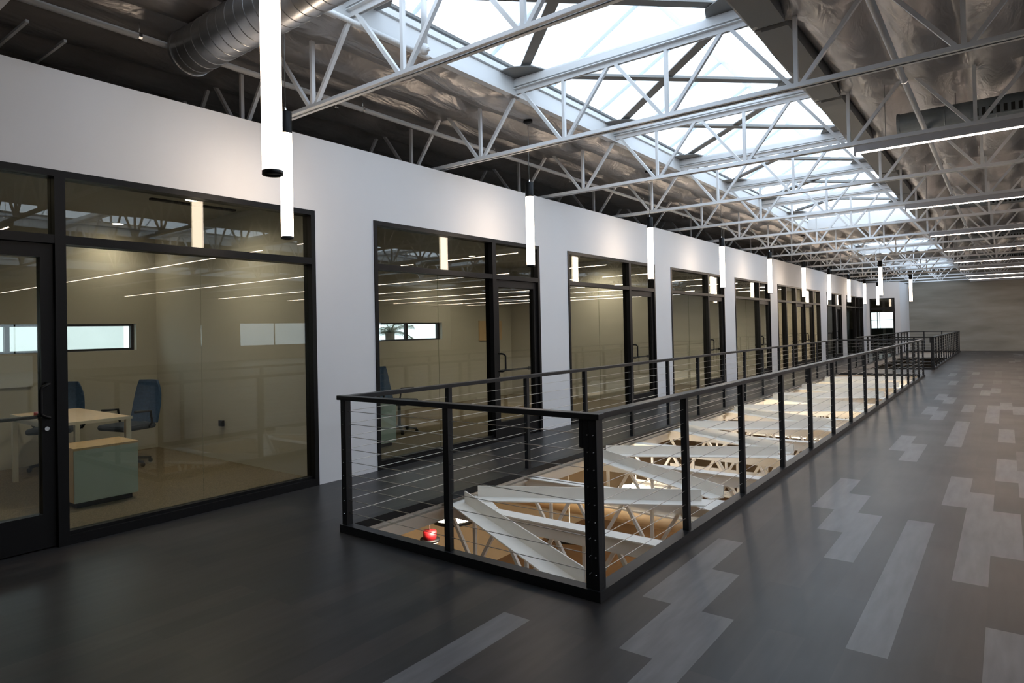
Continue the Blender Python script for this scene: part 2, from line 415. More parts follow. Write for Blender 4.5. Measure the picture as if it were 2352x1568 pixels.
for i, (a, b) in enumerate(RW):
    w = sthing('window_%d' % (30 + i), 'window %d in the right hand wall' % (i + 1), 'window')
    bm = B(); box(bm, XR + .05, XR + .1, a, a + .05, 0.92, 2.32); box(bm, XR + .05, XR + .1, b - .05, b, 0.92, 2.32); box(bm, XR + .05, XR + .1, (a + b) / 2 - .03, (a + b) / 2 + .03, 0.92, 2.32)
    obj('window_frame', bm, M['black'], w)
    bm = B(); box(bm, XR + .07, XR + .08, a, b, 0.92, 2.32); obj('pane', bm, M['clearglass'], w)

# ------------------------------------------------------------------ roof insulation ceiling
TR = [3.87 + 2.56 * i for i in range(-2, 16)]
SKX = (-4.44, -1.77)
SKY = [(2.1, 21.3), (26.2, 30.7), (35.6, 42.6)]
SK2X = (4.2, 7.4); SK3X = (14.0, 17.2)
ZS0, ZS1 = 4.33, 4.63
def roofz(x, y, rn=random.Random(5)):
    u = ((x + .92) / .6) % 1.0
    z = 4.53 - .24 * abs(math.sin(PI * u)) ** .5
    d = min(abs(y - t) for t in TR)
    z += .012 * math.sin(2.1 * y + 3 * math.floor((x + .92) / .6)) + .005 * math.sin(6.3 * y + x * 5)
    if d < .17: z = min(z, 4.333 - .03 * (1 - d / .17))
    return z
def grid(lo, hi, st, brk):
    v = set([lo, hi]); n = int((hi - lo) / st)
    for i in range(1, n): v.add(lo + (hi - lo) * i / n)
    v = sorted(v)
    for b in brk:
        if lo < b < hi:
            k = min(range(len(v)), key=lambda j: abs(v[j] - b)); v[k] = b
    return sorted(set(v))
gx = sorted(set(grid(-9.4, 3.0, .05, list(SKX)) + grid(3.0, XR, .15, list(SK2X) + list(SK3X)))); gy = grid(Y0, Y1, .16, [q for s in SKY for q in s])
bm = B(); V = [[bm.verts.new((x, y, roofz(x, y))) for y in gy] for x in gx]
for i in range(len(gx) - 1):
    for j in range(len(gy) - 1):
        cx_, cy_ = (gx[i] + gx[i + 1]) / 2, (gy[j] + gy[j + 1]) / 2
        if (SKX[0] < cx_ < SKX[1] or SK2X[0] < cx_ < SK2X[1] or SK3X[0] < cx_ < SK3X[1]) and any(a < cy_ < b for a, b in SKY): continue
        f = bm.faces.new((V[i][j], V[i][j + 1], V[i + 1][j + 1], V[i + 1][j])); f.smooth = True
bmesh.ops.delete(bm, geom=[v for v in bm.verts if not v.link_faces], context='VERTS')
struct('ceiling', bm, M['insul'], 'wrinkled silvery brown vinyl faced roof insulation', 'ceiling', recalc=False)

# ------------------------------------------------------------------ skylights
def skylight(x0, x1, y0, y1, label, detail=True):
    s = thing('skylight', label, 'skylight', ((x0 + x1) / 2, y0, ZS0)); L = s.location.copy()
    def P(bm):
        bmesh.ops.translate(bm, verts=bm.verts, vec=-L); return bm
    t = .07; tr = [y for y in TR if y0 - .1 < y < y1 + .1]
    for sx, xa in ((-1, x0), (1, x1)):
        bm = B(); box(bm, min(xa, xa + sx * t), max(xa, xa + sx * t), y0 - t, y1 + t, ZS0 - .005, ZS1)
        box(bm, min(xa - sx * .012, xa), max(xa - sx * .012, xa), y0, y1, ZS0 - .005, ZS0 + .05)
        box(bm, min(xa - sx * .03, xa), max(xa - sx * .03, xa), y0, y1, ZS1 - .09, ZS1 - .03)
        obj('curb', P(bm), M['steel_white'], s)
        bm = B(); box(bm, min(xa - sx * .03, xa + sx * t), max(xa - sx * .03, xa + sx * t), y0, y1, ZS1, ZS1 + .03); obj('curb_cap', P(bm), M['greymetal'], s)
    for ya in (y0 - t, y1):
        bm = B(); box(bm, x0, x1, ya, ya + t, ZS0 - .005, ZS1); obj('end_curb', P(bm), M['steel_white'], s)
    xm = (x0 + x1) / 2; zr = ZS1 + .78
    if detail:
        for ya, yb in zip([y0] + tr, tr + [y1]):
            bm = B(); box(bm, x1 + t + .001, x1 + .30, ya + .05, yb - .05, 4.275, 4.45); box(bm, x1 + .015, x1 + t, ya + .05, yb - .05, 4.295, 4.322)
            if yb - ya > .3: obj('soffit_beam', P(bm), M['greymetal'], s)
            else: bm.free()
    for y in tr:
        if y0 + .3 < y < y1 - .3:
            bm = B(); box(bm, x0, x1, y - .055, y + .055, 4.43, 4.505); box(bm, x0, x1, y - .03, y + .03, 4.505, 4.53); obj('crossbar', P(bm), M['steel_white'], s)
            if detail:
                for xa, sg in ((x0, 1), (x1, -1)):
                    bm = B(); pts = [(xa, y - .32), (xa + sg * .16, y - .34), (xa + sg * .36, y - .2), (xa + sg * .42, y), (xa + sg * .36, y + .2), (xa + sg * .16, y + .34), (xa, y + .32)]
                    lo = [bm.verts.new((p[0], p[1], 4.532)) for p in pts]; hi = [bm.verts.new((p[0], p[1], 4.544)) for p in pts]
                    bm.faces.new(lo); bm.faces.new(hi)
                    for a in range(len(pts)): bm.faces.new((lo[a], lo[(a + 1) % len(pts)], hi[(a + 1) % len(pts)], hi[a]))
                    obj('gusset_plate', P(bm), M['greymetal'], s)
    if detail:
        for a, b in zip(tr, tr[1:]):
            for xa, xb, dz in ((x0 + .2, x1 - .2, 0), (x1 - .2, x0 + .2, .02)):
                bm = B(); bar(bm, (xa, a + .12, 4.556 + dz), (xb, b - .12, 4.556 + dz), .11, .012); bar(bm, (xa, a + .155, 4.58 + dz), (xb, b - .085, 4.58 + dz), .012, .06)
                obj('cross_brace', P(bm), M['greymetal'], s)
    n = max(2, round((y1 - y0) / 1.28)); ys = [y0 + (y1 - y0) * k / n for k in range(n + 1)]
    for k, y in enumerate(ys):
        if k % 1 == 0:
            bm = B()
            bar(bm, (x0, y, ZS1 + .03), (xm, y, zr), .02, .04); bar(bm, (x1, y, ZS1 + .03), (xm, y, zr), .02, .04)
            obj('rafter', P(bm), M['skyrib'], s)
    bm = B(); bar(bm, (xm, y0, zr), (xm, y1, zr), .06, .06); obj('ridge', P(bm), M['skyrib'], s)
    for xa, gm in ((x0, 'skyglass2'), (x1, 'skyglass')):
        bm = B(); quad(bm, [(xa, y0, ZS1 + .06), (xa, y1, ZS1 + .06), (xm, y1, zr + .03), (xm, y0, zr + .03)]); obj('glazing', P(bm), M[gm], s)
    for ya in (y0, y1):
        bm = B(); bm.faces.new([bm.verts.new(p) for p in ((x0, ya, ZS1 + .03), (x1, ya, ZS1 + .03), (xm, ya, zr + .03))]); obj('gable_pane', P(bm), M['skyglass'], s)
    return s
M['skyrib'] = mat('translucent white skylight rib', (.93, .96, 1.), .5)
_nt = M['skyrib'].node_tree; _t = _nt.nodes.new('ShaderNodeBsdfTranslucent'); _t.inputs['Color'].default_value = (.9, .95, 1, 1); _x = _nt.nodes.new('ShaderNodeMixShader'); _x.inputs[0].default_value = .75
_o = _nt.nodes['Material Output']; _nt.links.new(_nt.nodes['Principled BSDF'].outputs[0], _x.inputs[1]); _nt.links.new(_t.outputs[0], _x.inputs[2]); _nt.links.new(_x.outputs[0], _o.inputs['Surface'])
for (a, b), lb in zip(SKY, ('long bright roof skylight nearest the camera', 'second short skylight further down the roof', 'last skylight at the far end of the roof')):
    skylight(*SKX, a, b, lb)
for (a, b), lb in zip(SKY, ('unseen skylight added over the right side for extra light, nearest of its row', 'unseen skylight added over the right side for extra light, middle of its row', 'unseen skylight added over the right side for extra light, last of its row')):
    skylight(*SK2X, a, b, lb, False)  # row outside the view, added to bring more sky light into the hall
for (a, b), lb in zip(SKY, ('unseen skylight added far over on the right for light, nearest of its row', 'unseen skylight added far over on the right for light, middle of its row', 'unseen skylight added far over on the right for light, last of its row')):
    skylight(*SK3X, a, b, lb, False)  # further row out of view, also added for its light

# ------------------------------------------------------------------ roof trusses
ZC0, ZC1 = 3.66, 4.33
def truss():
    t = thing('roof_truss', 'x', 'roof truss', (0, 0, ZC0), 'open web roof trusses')
    X0, X1 = -9.0, 25.6
    bm = B()
    for s in (-1, 1):                                # double angle bottom chord
        box(bm, X0, X1, min(s * .012, s * .05), max(s * .012, s * .05), 0, .008); box(bm, X0, X1, min(s * .012, s * .02), max(s * .012, s * .02), 0, .05)
    obj('bottom_chord', bm, M['steel_white'], t)
    bm = B()
    for s in (-1, 1):
        box(bm, X0, X1, min(s * .012, s * .06), max(s * .012, s * .06), .742, .752); box(bm, X0, X1, min(s * .012, s * .02), max(s * .012, s * .02), .69, .75)
    obj('top_chord', bm, M['steel_white'], t)
    bm = B(); bar(bm, (0, 0, .03), (0, 0, .70), .034, .038, (0, 1, 0)); v0 = obj('vertical_web', bm, M['steel_white'], t)
    bm = B(); bar(bm, (.04, 0, .03), (.56, 0, .71), .034, .038, (0, 1, 0)); d0 = obj('diagonal_web', bm, M['steel_white'], t)
    bm = B(); bar(bm, (-.04, 0, .03), (-.56, 0, .71), .034, .038, (0, 1, 0)); e0 = obj('diagonal_web', bm, M['steel_white'], t)
    js = [j for j in range(-5, 12)]
    for k, j in enumerate(js):
        x = -2.6 + 1.198 * j
        for q in (v0, d0, e0):
            if k == 0: q.location.x = x
            else:
                c = q.copy(); C.objects.link(c); c.parent = t; c.location.x = x
    return t
t0 = truss(); t0['label'] = 'x'
for i, y in enumerate(TR[1:]):
    lb = ('nearest white open web roof truss, overhead' if i == 0 else '%s white open web roof truss counting away from the camera' % ORD[i])
    if i == 0: t0.location.y = y; t0['label'] = lb
    else: dup(t0, (0, y, ZC0), lb)

# ------------------------------------------------------------------ tubular pendants
def pendant():
    p = thing('tube_pendant', 'x', 'pendant lamp', (0, 0, 0), 'cylindrical pendant lamps')
    r = .0525
    bm = B(); lathe(bm, [(0, .012), (r * .8, .012), (r * .8, .02), (r, .02), (r, .925), (0, .925)]); obj('diffuser_tube', bm, M['lens'], p)
    bm = B(); lathe(bm, [(r * .78, .0), (r + .0015, .0), (r + .0015, .022), (r * .78, .022), (r * .78, 0)]); obj('bottom_ring', bm, M['rail'], p)
    bm = B(); lathe(bm, [(0, .006), (r * .78, .006), (r * .78, .01), (0, .01)]); obj('bottom_disc', bm, M['rail'], p)
    bm = B(); lathe(bm, [(r + .002, .915), (r + .002, 1.10), (r * .9, 1.108), (0, 1.108)]); obj('cap', bm, M['black'], p)
    bm = B(); lathe(bm, [(.012, 1.108), (.012, 1.14), (.004, 1.15), (0, 1.15)], n=10); obj('cable_grip', bm, M['chrome'], p)
    bm = B(); tube(bm, [(0, 0, 1.14), (0, 0, 1.93)], .0035, 6); obj('cable', bm, M['greymetal'], p)
    bm = B(); lathe(bm, [(0, 1.90), (.06, 1.90), (.06, 1.94), (0, 1.94)]); obj('canopy', bm, M['black'], p)
    return p
pz = 2.38
PP = [(-2.925, 2.0, 'large lit tube pendant in the left foreground cut by the top edge')]
for j in range(9): PP.append((-4.8, 3.42 + 3.78 * j, '%s lit tube pendant in the row along the white wall, counting away' % ('first' if j == 0 else ORD[j])))
PP.append((-4.72, 36.9, 'small tube pendant in front of the far return wall')); PP.append((-3.0, 24.1, 'tube pendant hanging over the gap between the two floor openings')); PP.append((-2.98, 32.35, 'lone tube pendant against the concrete end wall, over the far opening'))
p0 = pendant()
for i, (x, y, lb) in enumerate(PP):
    if i == 0: p0.location = (x, y, pz); p0['label'] = lb
    else: dup(p0, (x, y, pz), lb)

# ------------------------------------------------------------------ linear lamps under trusses
def linear(on=True, LN=2.44):
    l = thing('linear_lamp', 'x', 'linear lamp', (0, 0, 0), 'long linear lamps under the trusses')
    for hx in ((.3, LN - .3) if LN < 5 else (.3, LN / 3, 2 * LN / 3, LN - .3)):
        bm = B(); tube(bm, [(hx, 0, .08), (hx, 0, .80)], .004, 6); obj('hanger', bm, M['greymetal'], l)
    bm = B(); box(bm, 0, LN, -.032, .032, 0.002, .09); box(bm, -.02, 0, -.036, .036, -.03, .085); obj('housing', bm, M['lampgrey'], l)
    bm = B(); box(bm, 0, LN, -.016, .016, -.008, 0.002); obj('lens', bm, M['linlens'] if on else M['deadlens'], l)
    return l
LY = [8.99, 14.11, 19.0, 23.4, 28.2, 32.2, 36.9, 40.3]
l0 = linear()
for i, y in enumerate(LY):
    lb = '%s lit linear lamp on the right under the trusses, counting away' % ('first' if i == 0 else ORD[i])
    if i == 0: l0.location = (-1.33, y, 3.57); l0['label'] = lb
    else: dup(l0, (-1.33, y, 3.57), lb)
l2 = linear(True, 19.4)
for i, y in enumerate([3.87] + LY):
    lb = '%s long continuous linear lamp run further right under the trusses' % ('first' if i == 0 else ORD[i])
    if i == 0: l2.location = (2.45, y, 3.57); l2['label'] = lb; l2['group'] = 'long lamp runs on the far right'
    else: dup(l2, (2.45, y, 3.57), lb)
l1 = linear(False); l1.location = (-1.33, 42.3, 3.57); l1['label'] = 'unlit grey linear lamp, furthest on the right'

# ------------------------------------------------------------------ pipes, ducts and stub columns
def pipe(x, z, r, y0, y1, lb, m='steel_white'):
    p = thing('sprinkler_pipe', lb, 'pipe', (x, y0, z), 'sprinkler pipes')
    bm = B(); tube(bm, [(0, 0, 0), (0, y1 - y0, 0)], r, 10); obj('pipe_run', bm, M[m], p)
    k = 0
    for y in TR:
        if y0 < y + 1.3 < y1:
            bm = B(); tube(bm, [(0, y + 1.3 - y0, r), (0, y + 1.3 - y0, .13)], .006, 6); bmesh.ops.create_cone(bm, cap_ends=True, segments=10, radius1=r * 1.25, radius2=r * 1.25, depth=.03, matrix=Matrix.Translation((0, y + 1.3 - y0, 0)) @ Matrix.Rotation(PI / 2, 4, 'X'))
            obj('pipe_hanger', bm, M['chrome'], p)
            if k % 2 == 0:
                bm = B(); lathe(bm, [(.012, -r), (.012, -r - .04), (.03, -r - .05), (.03, -r - .056), (0, -r - .056)], (0, y + .9 - y0, 0), 10); obj('sprinkler_head', bm, M['chrome'], p)
            k += 1
    return p
pipe(-4.32, 4.25, .024, 3.3, 4.75, 'white pipe beside the skylight at the top left')
pipe(-5.75, 4.16, .028, -1, 42, 'long white pipe running below the roof behind the pendant row')
pipe(-.72, 3.93, .028, -1, 42, 'long grey pipe running below the roof right of the skylight')
p = thing('drop_pipe', 'thick white vertical pipe hanging in front of the near skylight curb', 'pipe', (-4.21, 4.58, 4.22))
bm = B(); tube(bm, [(0, 0, .02), (0, 0, .85)], .03, 12); obj('pipe_run', bm, M['steel_white'], p)
bm = B(); lathe(bm, [(0, -.03), (.03, -.03), (.045, 0), (.045, .03), (.03, .06), (0, .06)], n=12); box(bm, -.07, .07, -.012, .012, -.01, .012); obj('pipe_coupling', bm, M['steel_white'], p)

def spiral_duct(lb, loc, r, ln, m, ribs, grille=False, rect=False):
    d = thing('spiral_duct', lb, 'duct', loc)
    bm = B(); n = 28; prev = None; st = ribs; x = 0; xs = []
    while x < ln: xs += [(x + .002, r), (x + .004, r), (x + st - .012, r), (x + st - .010, r), (x + st - .007, r + .004), (x + st - .003, r + .004), (x + st - .001, r)]; x += st
    rings = []
    for xx, rr in xs: rings.append([bm.verts.new((xx, rr * math.cos(2 * PI * k / n), rr * math.sin(2 * PI * k / n))) for k in range(n)])
    for a, b in zip(rings, rings[1:]):
        for k in range(n):
            f = bm.faces.new((a[k], a[(k + 1) % n], b[(k + 1) % n], b[k])); f.smooth = True
    bm.faces.new(rings[0]); bm.faces.new(rings[-1])
    obj('duct_body', bm, m, d)
    bm = B(); bmesh.ops.create_cone(bm, cap_ends=True, segments=n, radius1=r + .008, radius2=r + .008, depth=.03, matrix=Matrix.Translation((.01, 0, 0)) @ Matrix.Rotation(PI / 2, 4, 'Y')); obj('end_cap', bm, m, d)
    for hx in (.6, ln - .6):
        bm = B(); tube(bm, [(hx, 0, r), (hx, 0, r + .25)], .006, 6); obj('hanger_rod', bm, M['greymetal'], d)
    if grille:
        bm = B(); box(bm, .75, 1.75, -r - .02, -r * .6, -.11, .0); g = obj('register_grille', bm, m, d)
        bm = B()
        for k in range(14): box(bm, .79 + k * .067, .825 + k * .067, -r - .024, -r - .019, -.10, -.01)
        obj('grille_slots', bm, M['hole'], g)
    return d
spiral_duct('silver spiral duct with a closed end near the top left corner', (-5.62, 3.0, 4.10), .20, 3.5, M['duct'], .13)
for i, (y, lb) in enumerate(((10.1, 'dark round duct with a slotted register right of the skylight, nearest'), (17.7, 'dark round duct right of the skylight, second from the camera'), (25.3, 'dark round duct right of the skylight, third from the camera'), (33.0, 'dark round duct right of the skylight, furthest'))):
    spiral_duct(lb, (-1.02, y, 4.10), .125, 6.2, M['duct_dark'], .5, True)
for i, (y, lb) in enumerate(((2.38, 'grey steel stub column above the wall at the far left'), (3.88, 'grey steel stub column above the wall left of the large pendant'), (7.13, 'grey steel stub column above the wall beside the first truss end'), (9.6, 'fourth grey stub column above the wall'), (12.2, 'fifth grey stub column above the wall'))):
    bm = B(); box(bm, -8.06, -7.94, y - .06, y + .06, 3.12, 4.5)
    tag(obj('stub_column', bm, M['greymetal']), lb, 'column', 'stub columns above the offices')
for y, lb in ((1.50, 'upper thin rod above the wall in the top left corner'), (1.78, 'lower thin rod above the wall in the top left corner')):
    bm = B(); bar(bm, (-6.5, y, 3.66), (-5.05 - (y - 1.5) * .5, y + .05, 3.70), .02, .02); tag(obj('bracing_rod', bm, M['greymetal']), lb, 'rod', 'thin rods above the wall')

# ------------------------------------------------------------------ cable railings
CZ = [.151 + .099 * k for k in range(9)]
def post_mesh(z0=.08):
    bm = B(); box(bm, -.0245, .0245, -.011, .011, z0, 1.035); return bm
def railing(name, x0, x1, y0, y1, ysr, ysl, front, back, lb, gap=None):
    r = thing(name, lb, 'railing', (x0, y0, 0)); L = Vector((x0, y0, 0))
    def P(bm): bmesh.ops.translate(bm, verts=bm.verts, vec=-L); return bm
    xi0, xi1, yi0, yi1 = x0 + .04, x1 - .04, y0 + .045, y1 - .045
    g1 = gap if gap else None
    # curbs and rails, one per side
    sides = [('front', (x0 if not gap else gap, x1, y0, y0 + .08)), ('right', (x1 - .08, x1, y0 + .08, y1)), ('left', (x0, x0 + .08, y0 + .08 if not gap else y0, y1)), ('back', (x0 + .08, x1 - .08, y1 - .08, y1))]
    for nm, (a, b, c, d) in sides:
        bm = B(); box(bm, a, b, c, d, 0, .062); obj('base_curb', P(bm), M['rail'], r)
    for nm, (a, b, c, d) in [('f', (x0 - .02 if not gap else gap, x1 + .01, yi0 - .04, yi0 + .03)), ('r', (xi1 - .035, xi1 + .035, yi0 + .03, y1)), ('l', (xi0 - .035, xi0 + .035, yi0 + .03, y1)), ('b', (xi0 + .035, xi1 - .035, yi1 - .035, yi1 + .035))]:
        bm = B(); box(bm, a, b, c, d, 1.03, 1.065); obj('handrail', P(bm), M['rail'], r, bevel=.004)
    bm = B(); box(bm, -.022, .022, -.0235, .0235, .06, 1.035); pm = obj('post', bm, M['rail'], r)
    bm = B(); box(bm, -.024, .024, -.02, .02, .06, 1.035); pf = obj('post', bm, M['rail'], r)
    first = {0: True, 1: True}
    def place(src, x, y, k):
        if first[k]: o = src; first[k] = False
        else: o = src.copy(); C.objects.link(o); o.parent = r
        o.location = (x - x0, y - y0, 0)
    for y in ysr: place(pm, xi1, y, 0)
    for y in ysl: place(pm, xi0, y, 0)
    for x in front: place(pf, x, yi0, 1)
    for x in back: place(pf, x, yi1, 1)
    # corner posts, square and doubled
    bm = B(); box(bm, xi1 - .022, xi1 + .028, yi0 - .03, yi0 + .02, .06, 1.035); box(bm, xi1 - .062, xi1 - .024, yi0 - .022, yi0 + .024, .06, 1.035); box(bm, xi1 - .09, xi1 - .06, yi0 - .022, yi0 + .02, .86, 1.035); box(bm, xi1 - .02, xi1 + .022, yi0 + .02, yi0 + .062, .06, 1.035); obj('corner_post', P(bm), M['rail'], r, bevel=.004)
    if not gap:
        bm = B(); box(bm, xi0 - .025, xi0 + .03, yi0 - .03, yi0 + .03, .06, 1.035); obj('corner_post', P(bm), M['rail'], r, bevel=.003)
    for z in CZ:
        segs = [((gap + .03 if gap else xi0), yi0, xi1, yi0), (xi1, yi0, xi1, yi1), (xi0, yi0, xi0, yi1), (xi0, yi1, xi1, yi1)]
        for s in segs:
            bm = B(); tube(bm, [(s[0], s[1], z), (s[2], s[3], z)], .0024, 6, False); obj('cable', P(bm), M['cable'], r)
    bm = B()
    for z in CZ:
        for (x, y) in ((xi1 - .025, yi0 - .034), (xi1 + .012, yi0 - .034), (xi0 + .008, yi0 - .034)):
            if gap and x < gap: continue
            bmesh.ops.create_cone(bm, cap_ends=True, segments=8, radius1=.006, radius2=.004, depth=.014, matrix=Matrix.Translation((x, y, z)) @ Matrix.Rotation(PI / 2, 4, 'X'))
    o = obj('cable_fitting', P(bm), M['chrome'], r); o['kind'] = 'stuff'
    return r
ysr = [4.74, 6.07, 7.42, 8.71, 10.05, 11.35, 12.7, 13.97, 15.23, 16.45, 17.68, 18.88, 20.1, 21.35, 22.6]
ysl = [4.61, 5.89, 7.16, 8.45, 9.72, 11.0, 12.3, 13.55, 14.8, 16.1, 17.4, 18.7, 20.0, 21.3, 22.6]
railing('cable_railing', OX0, OX1, *O1, ysr, ysl, [-2.963], [-3.3, -2.55], 'black cable railing around the near floor opening')
railing('cable_railing', OX0, OX1, *O2, [26.0 + 1.18 * k for k in range(1, 13)] + [41.4], [26.05 + 1.28 * k for k in range(0, 12)] + [41.4], [-2.93, -2.35], [-3.3, -2.55], 'black cable railing around the far stair opening', gap=-2.95)

# fascia under the floor edge round both openings
for i, (ya, yb) in enumerate((O1, O2)):
    bm = B(); e = .05
    zt, zb = -.004, -.05
    box(bm, OX0 - .3, OX0, ya - .3, yb + .3, zb, zt); box(bm, OX1, OX1 + .3, ya - .3, yb + .3, zb, zt); box(bm, OX0, OX1, ya - .3, ya, zb, zt); box(bm, OX0, OX1, yb, yb + .3, zb, zt)
    box(bm, OX0 - .07, OX0, ya - .3, yb + .3, -.19, zb); box(bm, OX1, OX1 + .07, ya - .3, yb + .3, -.30, zb); box(bm, OX0, OX1, yb, yb + .07, -.30, zb); box(bm, OX0, OX1, ya - .07, ya, -.30, zb)
    if i == 0: box(bm, OX1 - .16, OX1 - .001, ya, yb, -.075, -.058); box(bm, OX0 + .001, OX0 + .05, ya, yb, -.075, -.058)
    struct('trim_%d' % (i + 1), bm, M['lower_white'], ('cream edge beam under the rim of the near floor opening', 'cream edge beam under the rim of the far opening')[i], 'edge beam')

# ------------------------------------------------------------------ floor joists seen in the near opening
JY = [3.36 + 1.295 * k for k in range(0, 15)]
def joist():
    t = thing('floor_joist', 'x', 'joist', (0, 0, 0), 'cream open web joists in the floor opening')
    X0, X1 = -4.058, -1.802
    bm = B(); box(bm, X0, X1, -.08, .065, -.055, -.045); box(bm, X0, X1, .0, .012, -.15, -.055); obj('top_flange', bm, M['lower_white'], t)
    bm = B(); box(bm, X0, X1, -.06, -.048, -.17, -.055); obj('top_web_plate', bm, M['lower_white'], t)
    bm = B(); box(bm, X0, X1, -.05, .05, -.62, -.60); box(bm, X0, X1, -.006, .006, -.60, -.55); obj('bottom_chord', bm, M['lower_white'], t)
    n = 4; st = (X1 - X0) / n
    for k in range(n):
        xa = X0 + st * k
        bm = B(); bar(bm, (xa, 0, -.15), (xa + st / 2 - .02, 0, -.59), .03, .03, (0, 1, 0)); obj('diagonal_web', bm, M['lower_white'], t)
        bm = B(); bar(bm, (xa + st, 0, -.15), (xa + st / 2 + .02, 0, -.59), .03, .03, (0, 1, 0)); obj('diagonal_web', bm, M['lower_white'], t)
        bm = B(); bar(bm, (xa + st / 2, 0, -.15), (xa + st / 2, 0, -.60), .028, .028, (0, 1, 0)); obj('vertical_web', bm, M['lower_white'], t)
    return t
j0 = joist()
for i, y in enumerate(JY):
    lb = '%s cream floor joist across the near opening, counting away' % ('first' if i == 0 else ORD[i])
    if i == 0: j0.location = (0, y, 0); j0['label'] = lb
    else: dup(j0, (0, y, 0), lb)
def gusset(x, y, sg):
    pts = [(0, -.13), (.26, -.13), (.5, 0), (.5, .06), (.3, .22), (0, .30)] if sg > 0 else [(0, -.30), (-.3, -.22), (-.5, -.06), (-.5, .02), (-.26, .14), (0, .14)]
    bm = B(); lo = [bm.verts.new((x + p[0], y + p[1], -.046)) for p in pts]; hi = [bm.verts.new((x + p[0], y + p[1], -.036)) for p in pts]
    bm.faces.new(lo); bm.faces.new(hi)
    for a in range(len(pts)): bm.faces.new((lo[a], lo[(a + 1) % len(pts)], hi[(a + 1) % len(pts)], hi[a]))
    return bm
for k in range(len(JY) - 1):
    ya, yb = JY[k], JY[k + 1]
    # left nodes on odd joists, right nodes on even joists
    if k % 2 == 0: a, b = (-2.08, ya + .16), (-3.92, yb - .06)
    else: a, b = (-3.88, ya + .17), (-2.12, yb - .10)
    bm = B()
    A, Bv = Vector((a[0], a[1], -.029)), Vector((b[0], b[1], -.029))
    d = (Bv - A).normalized(); n = Vector((-d.y, d.x, 0)); n = n if n.y > 0 else -n
    bar(bm, A, Bv, .15, .010)
    q0, q1 = A + n * .07 + Vector((0, 0, .055)), Bv + n * .07 + Vector((0, 0, .055)); bar(bm, q0, q1, .010, .11)
    t = tag(obj('angle_brace', bm, M['lower_white']), '%s cream angle brace zigzagging between the floor joists' % ('first' if k == 0 else ORD[k]), 'brace', 'zigzag angle braces in the floor opening')
for k, y in enumerate(JY):
    sg = 1 if k % 2 else -1
    tag(obj('gusset_plate', gusset(-4.05 if sg > 0 else -1.81, y, sg), M['lower_white']), 'cream gusset plate at the %s end of the %s floor joist' % ('wall side' if sg > 0 else 'right', 'first' if k == 0 else ORD[k]), 'gusset plate', 'gusset plates on the floor joists')

# ------------------------------------------------------------------ lower level
LX0, LX1, LZ = -9.3, 3.0, -3.8
bm = B(); quad(bm, [(LX0, -2, LZ), (LX1, -2, LZ), (LX1, Y1, LZ), (LX0, Y1, LZ)])
struct('floor_lower', bm, M['brownfloor'], 'brown floor of the level below', 'floor')
bm = B()
quad(bm, [(LX0, -2, LZ), (LX0, Y1, LZ), (LX0, Y1, -.06), (LX0, -2, -.06)]); quad(bm, [(LX0, -2, LZ), (LX1, -2, LZ), (LX1, -2, -.06), (LX0, -2, -.06)]); quad(bm, [(LX0, 25.0, LZ), (LX1, 25.0, LZ), (LX1, 25.0, -.37), (LX0, 25.0, -.37)])
struct('wall_lower_left', bm, M['tan'], 'tan walls of the level below', 'wall')
bm = B(); quad(bm, [(LX1, -2, LZ), (LX1, Y1, LZ), (LX1, Y1, -.06), (LX1, -2, -.06)])
struct('wall_lower_right', bm, M['tan'], 'tan side wall of the level below', 'wall')
bm = B()
for ya in range(-2, 43, 5):
    pass
for a, b, c, d in ((LX0, OX0 - .3, -2, Y1), (OX1 + .3, LX1, -2, Y1), (OX0 - .3, OX1 + .3, -2, O1[0] - .3), (OX0 - .3, OX1 + .3, O1[1] + .3, O2[0] - .3)): quad(bm, [(a, c, -.055), (b, c, -.055), (b, d, -.055), (a, d, -.055)])
struct('ceiling_lower', bm, M['tan'], 'underside of the upper floor', 'ceiling')
for x, y, z, lb in ((-6.28, 7.25, -1.2, 'white disc lamp below the first floor joist, left'), (-4.45, 7.45, -1.15, 'white disc lamp under the near opening, centre'), (-4.9, 10.4, -1.2, 'ring shaped lamp under the opening behind the corner post'), (-3.2, 13.5, -1.3, 'disc lamp under the opening further along'), (-5.2, 16.5, -1.3, 'disc lamp below the opening near its middle'), (-2.4, 19.5, -1.3, 'disc lamp below the far part of the opening')):
    d = thing('disc_lamp', lb, 'lamp', (x, y, z), 'round lamps on the level below')
    bm = B(); lathe(bm, [(0, 0), (.3, 0), (.3, .03), (0, .035)], n=32); obj('lens', bm, M['disc'], d)
    bm = B(); lathe(bm, [(.3, -.005), (.315, -.005), (.315, .045), (.3, .045), (.3, -.005)], n=32); obj('lamp_rim', bm, M['rail'], d)
    bm = B(); tube(bm, [(0, 0, .03), (0, 0, -z - .07)], .004, 6); obj('cable', bm, M['greymetal'], d)
d = thing('alarm_bell', 'small red round fixture with black rim on the level below, behind the first joist', 'fixture', (-6.75, 7.25, -1.55))
bm = B(); lathe(bm, [(0, 0), (.10, 0), (.10, .12), (0, .12)], n=20); obj('body', bm, M['red'], d)
bm = B(); lathe(bm, [(0, -.03), (.15, -.03), (.15, 0), (0, 0)], n=20); obj('rim', bm, M['black'], d)
bm = B(); lathe(bm, [(0, -.06), (.12, -.06), (.15, -.03), (0, -.03)], n=20); obj('lower_bowl', bm, M['deskwhite'], d)
bm = B(); tube(bm, [(0, 0, .12), (0, 0, 1.49)], .006, 6); obj('rod', bm, M['greymetal'], d)
bm = B(); tube(bm, [(-8.8, 8.6, -1.1), (2.6, 8.6, -1.1)], .11, 16); tag(obj('lower_duct', bm, mat('tan painted duct', (.5, .40, .27), .5)), 'tan painted duct crossing the level below', 'duct')

